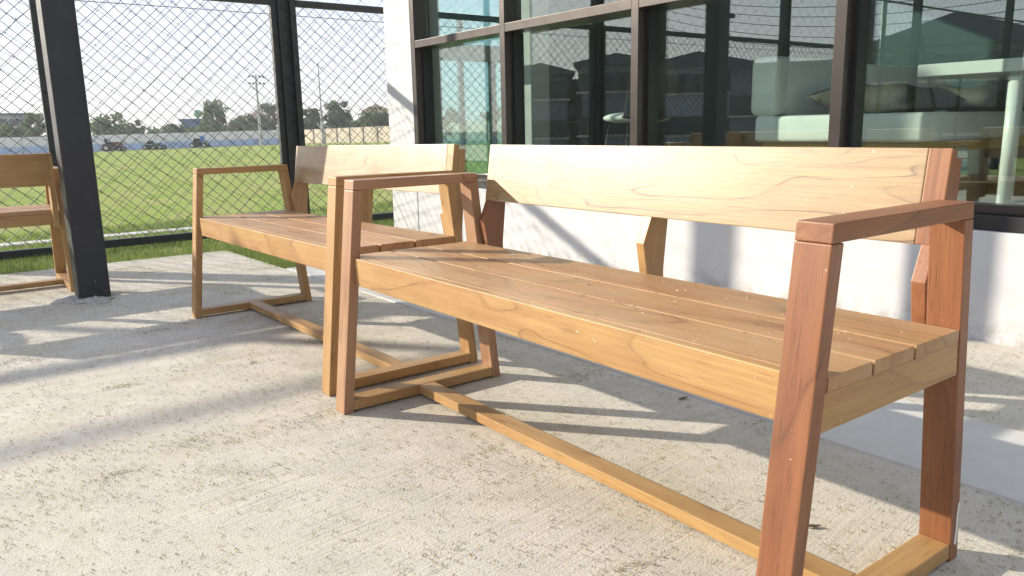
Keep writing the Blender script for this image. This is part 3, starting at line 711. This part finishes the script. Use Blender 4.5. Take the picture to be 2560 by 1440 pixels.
# ------------------------------------------------------------------ far side of the field
wl = thing('field_wall', 'long white boundary wall with a blue painted lower band across the field', 'wall', (-88.6, 10, fz(-88.6, 10)))
yy = -70.0; k_ = 0
while yy < 34.8:
    y1_ = yy + 3.0; zb = -.835 + .00795 * (yy + 1.5)
    MB().box(-88.72, -88.5, yy, y1_ - .05, zb - .4, zb + 1.60 + random.uniform(-.01, .01)).build('wall_panel', M['two_tone'], wl)
    MB().box(-88.70, -88.56, y1_ - .0498, y1_ - .0002, zb - .4, zb + 1.57).build('joint', M['beige_dark'], wl)
    yy = y1_
wl2 = thing('rear_field_wall', 'beige rendered boundary wall with concrete piers along the side of the field', 'wall', (-60, 37.5, fz(-60, 37.5)))
xx = -95.0
while xx < -6:
    x1_ = xx + 3.2; zb = fz(xx + 1.6, 37.5)
    MB().box(xx + .0, x1_ - .22, 37.5, 37.65, zb - .4, zb + 1.58).build('wall_panel', M['beige'], wl2)
    MB().box(x1_ - .2198, x1_ - .0002, 37.40, 37.70, zb - .4, zb + 1.62).build('pier', M['beige_dark'], wl2)
    xx = x1_

def tree(name, label, px, py_top, py_bot, wpx, depth, mat, n=900, leaf=.42, gaps=.25, group='trees beyond the field walls', base=None, tall=None):
    sc = depth / FPX; b_ = spot(px, py_bot, depth); top = spot(px, py_top, depth).z
    gzv = fz(max(b_.x, -110), min(b_.y, 60)); h = top - gzv; w = wpx * sc / 2
    loc = Vector((b_.x, b_.y, gzv)); t = thing(name, label, 'tree', loc, group)
    th = h * .35; mb = MB()
    mb.tube([loc + Vector((0, 0, -.2)), loc + Vector((.03 * h, 0, th * .6)), loc + Vector((0, .02 * h, h * .62))], [h * .035, h * .026, h * .012], 7)
    for k in range(5):
        a = k * 1.3 + random.random(); z0 = h * random.uniform(.28, .5)
        mb.tube([loc + Vector((0, 0, z0)), loc + Vector((math.cos(a) * w * .35, math.sin(a) * w * .35, z0 + h * .14)), loc + Vector((math.cos(a) * w * .7, math.sin(a) * w * .7, z0 + h * .30))], [h * .014, h * .009, h * .004], 5)
    mb.build('trunk', M['bark'], t)
    # clumps through the crown volume, leaf-sized faces in each
    nc = 34; cl = []
    for k in range(nc):
        while True:
            q = rng.uniform(-1, 1, 3)
            if np.linalg.norm(q) < 1 and np.linalg.norm(q) > .3: break
        zc = .54 + .42 * q[2]; cl.append((q[0] * w * (1 - .35 * abs(q[2])), q[1] * w, h * zc, w * random.uniform(.22, .46)))
    P = []; T = []
    per = n // nc
    for cx, cy, cz, r in cl:
        d = rng.normal(0, 1, (per, 3)); d /= np.linalg.norm(d, axis=1)[:, None]; rad = r * rng.uniform(.45, 1.08, per) ** .6
        P.append(np.array((loc.x + cx, loc.y + cy, loc.z + cz)) + d * rad[:, None] * np.array((1, 1, .75))); T.append(np.clip(rng.normal(.5, .22, per) + .1 * random.uniform(-1, 1), 0, 1))
    P = np.concatenate(P); T = np.concatenate(T); m = len(P)
    P[:, 2] = np.minimum(P[:, 2], top + .1)
    a = rng.normal(0, 1, (m, 3)); a /= np.linalg.norm(a, axis=1)[:, None]; bb = np.cross(a, rng.normal(0, 1, (m, 3))); bb /= np.linalg.norm(bb, axis=1)[:, None]
    s = (leaf * rng.uniform(.5, 1.2, m) / 2)[:, None]
    V = np.stack([P - a * s, P + bb * s * .6, P + a * s, P - bb * s * .6], 1).reshape(-1, 3)
    o = tinted('crown', V, np.arange(4 * m).reshape(m, 4), np.repeat(T, 4), M[mat], None)
    me = o.data; o.parent = t; me.transform(Matrix.Translation(-loc))
    return t
TR = [
    ('round_tree', 'rounded mid green tree above the blue and white wall, behind the red mower', 285, 285, 338, 95, 112, 'leaf_mid', 1500),
    ('small_tree', 'small pale tree beside the rounded tree behind the blue and white wall', 346, 298, 336, 38, 116, 'leaf_pale', 600),
    ('tall_tree', 'tall uneven tree rising beside the blue roofed shed', 542, 246, 330, 66, 122, 'leaf_mid', 1300),
    ('broad_tree', 'broad grey green tree between the tall tree and the floodlight pole', 602, 286, 330, 74, 118, 'leaf_pale', 1100),
    ('feathery_tree', 'thin feathery tree beside the fence column and the pink house', 688, 236, 328, 56, 120, 'leaf_pale', 700),
    ('bushy_tree', 'low bushy tree under the pink house wall', 664, 288, 328, 60, 122, 'leaf_dark', 900),
    ('dark_tree', 'dark dense tree behind the beige wall next to the fence column', 778, 268, 327, 66, 108, 'leaf_dark', 1200),
    ('domed_tree', 'domed dark green tree beyond the beige wall, beside the slim pole', 852, 248, 326, 82, 110, 'leaf_dark', 1500),
    ('spreading_tree', 'dark spreading tree in front of the cream house roof', 940, 272, 320, 92, 104, 'leaf_dark', 1300),
    ('shaded_tree', 'small dark tree between the domed tree and the spreading tree', 898, 292, 322, 46, 106, 'leaf_dark', 700),
    ('wall_tree', 'green tree between the grey building and the black pillar', 92, 277, 344, 62, 104, 'leaf_mid', 1200),
    ('hedge_tree', 'low bushy tree in front of the grey building', 28, 312, 347, 84, 100, 'leaf_mid', 1000),
    ('hedge_tree', 'low wide shrub behind the wall next to the small pale tree', 402, 312, 336, 74, 118, 'leaf_mid', 800),
    ('hedge_tree', 'low wide shrub behind the wall beside the blue roofed shed', 446, 310, 334, 60, 118, 'leaf_dark', 700),
    ('hedge_tree', 'low shrub below the green water tank', 500, 318, 332, 70, 116, 'leaf_mid', 600),
    ('hedge_tree', 'low shrub behind the wall at the foot of the floodlight pole', 640, 310, 328, 60, 116, 'leaf_mid', 600),
    ('glass_tree', 'dark tree seen through the end window beyond the beige wall', 1138, 272, 306, 64, 70, 'leaf_dark', 1000),
    ('glass_tree', 'bright green tree seen through the end window beside the first mullion', 1232, 266, 304, 56, 66, 'leaf_mid', 1000),
]
for a in TR: tree(a[0], a[1], a[2], a[3], a[4], a[5] * .98, a[6], a[7], a[8] * 2, leaf=.5 if a[6] > 90 else .33)

def house(name, label, c, wx, wy, h, rot, wall, roof, gable=0., win=3, storeys=2, group=None):
    base = fz(max(c.x, -110), max(min(c.y, 60), -60))
    t = thing(name, label, 'building', (c.x, c.y, base), group); t.rotation_euler = (0, 0, rot)
    def part(nm, mb, mat, par=None):
        o = link_mesh(nm, mb.mesh(nm), mat); o.parent = par or t; return o
    part('wall', MB().box(-wx / 2, wx / 2, -wy / 2, wy / 2, -.5, h), M[wall])
    if gable > 0:
        part('roof', MB().prism([(-wx / 2 - .5, h + .01), (0, h + gable), (wx / 2 + .5, h + .01), (wx / 2 + .5, h - .18), (-wx / 2 - .5, h - .18)], -wy / 2 - .5, wy / 2 + .5, 1), M[roof])
    else:
        part('roof', MB().box(-wx / 2 - .4, wx / 2 + .4, -wy / 2 - .4, wy / 2 + .4, h + .01, h + .3), M[roof])
    for s in range(storeys):
        for k in range(win):
            xc = (k + .5) / win * wx - wx / 2; zc = (s + .55) * h / storeys
            for sg in (-1, 1):
                yv = sg * (wy / 2 + .02)
                wdw = part('window', MB().box(xc - .65, xc + .65, min(yv, yv + sg * .05), max(yv, yv + sg * .05), zc - .55, zc + .55), M['window_dark'])
                part('window_sill', MB().box(xc - .75, xc + .75, min(yv, yv + sg * .16), max(yv, yv + sg * .16), zc - .68, zc - .56), M['cream_wall'], wdw)
    return t
def house_at(name, label, px0, px1, py_top, depth, *a, wy=9, **k):
    c = spot((px0 + px1) / 2, py_top, depth); w = (px1 - px0) * depth / FPX
    hgt = c.z - fz(max(c.x, -110), min(c.y, 60)); d = c - CAM; rot = math.atan2(d.y, d.x) - math.pi / 2
    g = k.get('gable', 0)
    return house(name, label, c, w, wy, hgt - (g if g else .3), rot, *a, **k)
house_at('grey_building', 'grey flat roofed building behind the low bushy tree', -50, 62, 285, 125, 'grey_paint', 'dark_roof', win=5)
house_at('blue_roof_shed', 'shed with a blue sheet roof behind the field wall', 456, 520, 298, 140, 'blue_roof', 'blue_roof', win=2, storeys=1)
house_at('pink_house', 'pink gabled house behind the floodlight pole', 626, 662, 272, 150, 'pink_wall', 'pink_wall', gable=1.6, win=2)
house_at('cream_house', 'cream house roof showing above the dark spreading tree', 914, 966, 262, 150, 'cream_wall', 'pink_wall', gable=1.0, win=2)
c = spot(494, 298, 150)
t = thing('water_tower', 'green ball shaped water tank on a stem above the blue roof', 'water tower', (c.x, c.y, fz(-110, c.y)))
bm = bmesh.new(); bmesh.ops.create_uvsphere(bm, u_segments=20, v_segments=12, radius=1)
ct = spot(494, 284, 150)
for v_ in bm.verts: v_.co = Vector((v_.co.x * .85, v_.co.y * .85, v_.co.z * .75)) + ct
me = bpy.data.meshes.new('tank'); bm.to_mesh(me); bm.free(); link_mesh('tank', me, M['green_tank'], t, smooth=True)
MB().tube([(c.x, c.y, fz(-110, c.y)), (ct.x, ct.y, ct.z - .6)], .28, 10).build('stem', M['green_tank'], t, smooth=True)

# poles on the field
b_ = spot(653, 358, 84); top = spot(640, 190, 84)
t = thing('floodlight_pole', 'concrete floodlight pole with two cross arms of lamps', 'pole', (b_.x, b_.y, fz(b_.x, b_.y)))
MB().tube([(b_.x, b_.y, fz(b_.x, b_.y) - .1), (b_.x, b_.y, top.z)], [.17, .11], 8).build('shaft', M['pole'], t)
for dz in (-.25, -.95):
    MB().box(b_.x - .05, b_.x + .05, b_.y - .85, b_.y + .85, top.z + dz, top.z + dz + .06).build('cross_arm', M['pole'], t)
    for s in (-.75, -.35, .35, .75):
        MB().box(b_.x + .06, b_.x + .22, b_.y + s - .075, b_.y + s + .075, top.z + dz + .02, top.z + dz + .2).build('lamp', M['window_dark'], t)
b_ = spot(808, 357, 74); top = spot(797, 160, 74)
t = thing('slim_pole', 'slim pale pole standing by the beige field wall', 'pole', (b_.x, b_.y, fz(b_.x, b_.y)))
MB().tube([(b_.x, b_.y, fz(b_.x, b_.y) - .1), (b_.x, b_.y, 2.6)], .14, 8).build('base_section', M['pole'], t)
MB().tube([(b_.x, b_.y, 2.605), (b_.x, b_.y, top.z)], [.09, .05], 8).build('upper_section', M['pole'], t)

# mowers
def wheel(cx, cy, cz, r, w, ax, parent):
    def cyl(r_, w_, nm, mat, par):
        n = 18; prof = [(cx + ax.x * 0, 0)]
        side = Vector((-ax.y, ax.x, 0)); V = []
        for s in (-1, 1):
            for k in range(n):
                a = 2 * math.pi * k / n; V.append(Vector((cx, cy, cz)) + side * (s * w_ / 2) + ax * (math.cos(a) * r_) + Vector((0, 0, math.sin(a) * r_)))
        Fc = [tuple(range(n)), tuple(reversed(range(n, 2 * n)))] + [(k, (k + 1) % n, (k + 1) % n + n, k + n) for k in range(n)]
        return pydata(nm, V, Fc, mat, par)
    wh = cyl(r, w, 'wheel', M['tyre'], parent); cyl(r * .55, w + .03, 'rim', M['rim'], wh)
def mower(name, label, px, py, depth, paint, style):
    b_ = spot(px, py, depth); z = fz(b_.x, b_.y); t = thing(name, label, 'mower', (b_.x, b_.y, z), 'mowers parked along the far wall')
    ax = Vector((R_.x, R_.y, 0)).normalized()                  # parked side on, along the wall
    sd = Vector((-ax.y, ax.x, 0)); o = Vector((b_.x, b_.y, z))
    def bx(nm, a0, a1, s0, s1, z0, z1, mat, top=1.0, bev=.05):
        V = []
        for zz, k in ((z0, 1.0), (z1, top)):
            m_ = (a0 + a1) / 2
            for a, s in ((a0, s0), (a1, s0), (a1, s1), (a0, s1)): V.append(o + ax * (m_ + (a - m_) * k) + sd * s + Vector((0, 0, zz)))
        mb = MB(); mb.add(V, [(3, 2, 1, 0), (4, 5, 6, 7), (0, 1, 5, 4), (1, 2, 6, 5), (2, 3, 7, 6), (3, 0, 4, 7)])
        return mb.build(nm, mat, t, bev=bev)
    P = lambda a, s, z_: o + ax * a + sd * s + Vector((0, 0, z_))
    if style == 'red':
        bx('hood', -.05, .82, -.36, .36, .34, .88, M[paint], .9); bx('fender', -.88, -.25, -.42, .42, .38, .72, M[paint], .75)
        bx('seat', -.62, -.2, -.22, .22, .7, .86, M['tyre']); bx('seat_back', -.68, -.55, -.22, .22, .84, 1.15, M['tyre'])
        bx('deck', -.95, .4, -.5, .5, .12, .3, M['tyre'])
        MB().tube([P(-.12, 0, .8), P(-.38, 0, 1.30)], .035, 6).build('steering_column', M['mower_blue'], t)
        wz = ((-.42, .32), (.78, .22))
    elif style == 'green':
        bx('hood', -.15, .5, -.32, .32, .28, .62, M[paint], .85); bx('fender', -.85, -.2, -.42, .42, .34, .5, M[paint], .8)
        bx('engine_cover', -.62, -.1, -.3, .3, .56, .84, M['tyre'], .8); bx('cowl', -.5, -.25, -.22, .22, .84, 1.08, M['white_lac'], .8)
        bx('deck', -.8, .8, -.5, .5, .1, .26, M['tyre']); bx('seat', .35, .68, -.22, .22, .5, .62, M['tyre'])
        for s in (-.3, .3): MB().tube([P(.28, s, .5), P(.22, s, 1.38)], .02, 6).build('canopy_post', M['white_lac'], t)
        bx('canopy', -.22, .62, -.42, .42, 1.38, 1.45, M['white_lac'], .9, .02)
        wz = ((-.7, .24), (.72, .24), (0.05, .2))
    else:
        bx('body', -.6, .15, -.4, .4, .3, .95, M['tyre'], .7, .14); bx('deck', -.8, .7, -.45, .45, .14, .36, M['tyre'])
        bx('hood', .12, .55, -.34, .34, .55, 1.22, M[paint], .72, .13); bx('rear_guard', .45, .78, -.4, .4, .34, .8, M['grey_paint'], .6, .08)
        wz = ((-.62, .26), (.6, .26))
    for a, r in wz:
        for s in (-.44, .44): wheel(*(P(a, s, r)), r, .18, ax, t)
    return t
mower('ride_on_mower', 'dark red ride on mower parked by the blue wall', 284, 377, 73, 'mower_red', 'red')
mower('ride_on_mower', 'green ride on mower with a pale canopy parked by the blue wall', 387, 373, 76, 'mower_green', 'green')
mower('ride_on_mower', 'black mower with a blue rounded hood parked by the blue wall', 500, 367, 80, 'mower_blue', 'blue')

# ------------------------------------------------------------------ street side, behind the photographer, mirrored in the glass
def mirrored(px, py, depth):
    p = spot(px, py, depth); return Vector((p.x, 2 * YG - p.y, p.z))
def house_m(name, label, px0, px1, py_top, depth, *a, wy=10, **k):
    c = mirrored((px0 + px1) / 2, py_top, depth); w = (px1 - px0) * depth / FPX
    hgt = c.z - fz(max(c.x, -110), max(c.y, -60)); d = c - Vector((CAM.x, 2 * YG - CAM.y, 0)); rot = math.atan2(d.y, d.x) - math.pi / 2
    g = k.get('gable', 0)
    return house(name, label, c, w, wy, hgt - (g if g else .3), rot, *a, **k)
G2 = 'houses across the road'
house_m('slate_house', 'slate grey hip roofed house mirrored in the second window pane', 1290, 1412, 172, 56, 'slate_wall', 'dark_roof', gable=.6, group=G2)
house_m('brown_house', 'low brown house mirrored between the slate house and the terrace', 1400, 1500, 208, 60, 'brick_wall', 'dark_roof', gable=0, storeys=1, group=G2)
house_m('terrace_house', 'two storey house mirrored beside the second window mullion', 1462, 1620, 150, 54, 'slate_wall', 'dark_roof', gable=.5, win=5, group=G2)
house_m('long_house', 'long pale banded house mirrored above the chair', 1640, 1850, 146, 52, 'grey_paint', 'dark_roof', gable=.7, win=6, group=G2)
house_m('low_shed', 'long low shed mirrored beside the white sofa', 1850, 2160, 168, 48, 'slate_wall', 'dark_roof', gable=0, win=6, storeys=1, group=G2)
house_m('gabled_warehouse', 'dark gabled warehouse mirrored above the pillows and table', 2225, 2560, 60, 38, 'slate_wall', 'dark_roof', gable=1.2, win=5, group=G2)
# street lamp, utility pole and wires
b_ = mirrored(1797, 300, 34); zt = mirrored(1797, -60, 34).z
t = thing('street_lamp', 'street lamp with a curved arm mirrored in the third window pane', 'street lamp', (b_.x, b_.y, fz(b_.x, b_.y)))
MB().tube([(b_.x, b_.y, fz(b_.x, b_.y) - .1), (b_.x, b_.y, zt)], [.16, .12], 8).build('shaft', M['pole'], t)
lp = mirrored(1822, 40, 34); am = mirrored(1797, 62, 34)
MB().tube([(b_.x, b_.y, am.z), (lp.x, lp.y, lp.z)], .05, 6).build('arm', M['pole'], t)
MB().box(lp.x - .25, lp.x + .25, lp.y - .15, lp.y + .15, lp.z - .1, lp.z + .08).build('lamp_head', M['window_dark'], t, bev=.04)
pa = mirrored(1640, 20, 60); pb = mirrored(3000, -60, 30)
for k_, dz in enumerate((0, .55, 1.1, -.6, -1.2)):
    pts = [pa.lerp(pb, s / 16) + Vector((0, 0, dz - 1.6 * (1 - (2 * s / 16 - 1) ** 2))) for s in range(17)]
    tag(MB().tube(pts, .02, 5).build('overhead_cable', M['net'], None, loc=tuple(pa)), ('thin overhead cable between the utility poles, ' + ('third from the top', 'second from the top', 'topmost of five', 'fourth from the top', 'lowest of five')[k_]), 'cable', 'overhead cables along the road')
for q, nm in ((pa, 'utility pole beside the long pale house'), (pb, 'utility pole standing beyond the gabled warehouse')):
    t = thing('utility_pole', 'tall concrete ' + nm, 'pole', (q.x, q.y, fz(max(q.x, -110), max(q.y, -60))))
    zb = fz(max(q.x, -110), max(q.y, -60))
    MB().tube([(q.x, q.y, zb - .1), (q.x, q.y, q.z + 1.4)], [.18, .12], 8).build('shaft', M['pole'], t)
    MB().box(q.x - .9, q.x + .9, q.y - .06, q.y + .06, q.z + .2, q.z + .32).build('cross_arm', M['pole'], t)

# ------------------------------------------------------------------ small things on the paving
def leaf(x, y, rz, s, label, mat='dry_leaf'):
    V = []; n = 7
    for i in range(n):
        u = i / (n - 1); w = math.sin(math.pi * u) ** .8 * .16
        for sg in (-1, 0, 1): V.append(((u - .5) * s, sg * w * s, 0.001 + .006 * s / .05 * (abs(sg) * .5 + (u - .5) ** 2)))
    Fc = [(i * 3 + k, i * 3 + k + 1, i * 3 + 4 + k, i * 3 + 3 + k) for i in range(n - 1) for k in range(2)]
    me = bpy.data.meshes.new('dry_leaf'); me.from_pydata(V, [], Fc); me.update()
    o = link_mesh('dry_leaf', me, M[mat], smooth=True); o.location = (x, y, gz(x) + .001); o.rotation_euler = (0, 0, rz)
    o.modifiers.new('thick', 'SOLIDIFY').thickness = .0008
    return tag(o, label, 'leaf')
leaf(-.62, .93, .4, .045, 'curled dry leaf on the smooth strip under the white walled side of the bench')
leaf(-.22, .43, .9, .034, 'dark dry leaf on the concrete inside the reddish end frame')
leaf(-.86, .80, 1.5, .035, 'small dry leaf in the shade under the bench seat')

# ------------------------------------------------------------------ air
m = bpy.data.materials.new('thin_haze'); m.use_nodes = True; m.node_tree.nodes.clear()
pv = m.node_tree.nodes.new('ShaderNodeVolumePrincipled'); pv.inputs['Color'].default_value = (.93, .95, 1, 1); pv.inputs['Density'].default_value = .0010
mo = m.node_tree.nodes.new('ShaderNodeOutputMaterial'); m.node_tree.links.new(pv.outputs[0], mo.inputs['Volume'])
bpy.context.view_layer.update()
top = max((o.matrix_world @ Vector(c)).z for o in S.objects if o.type == 'MESH' for c in o.bound_box)
tag(MB().box(-254, 144, -204, 204, -3.2, top + 1).build('haze', m), kind='stuff')
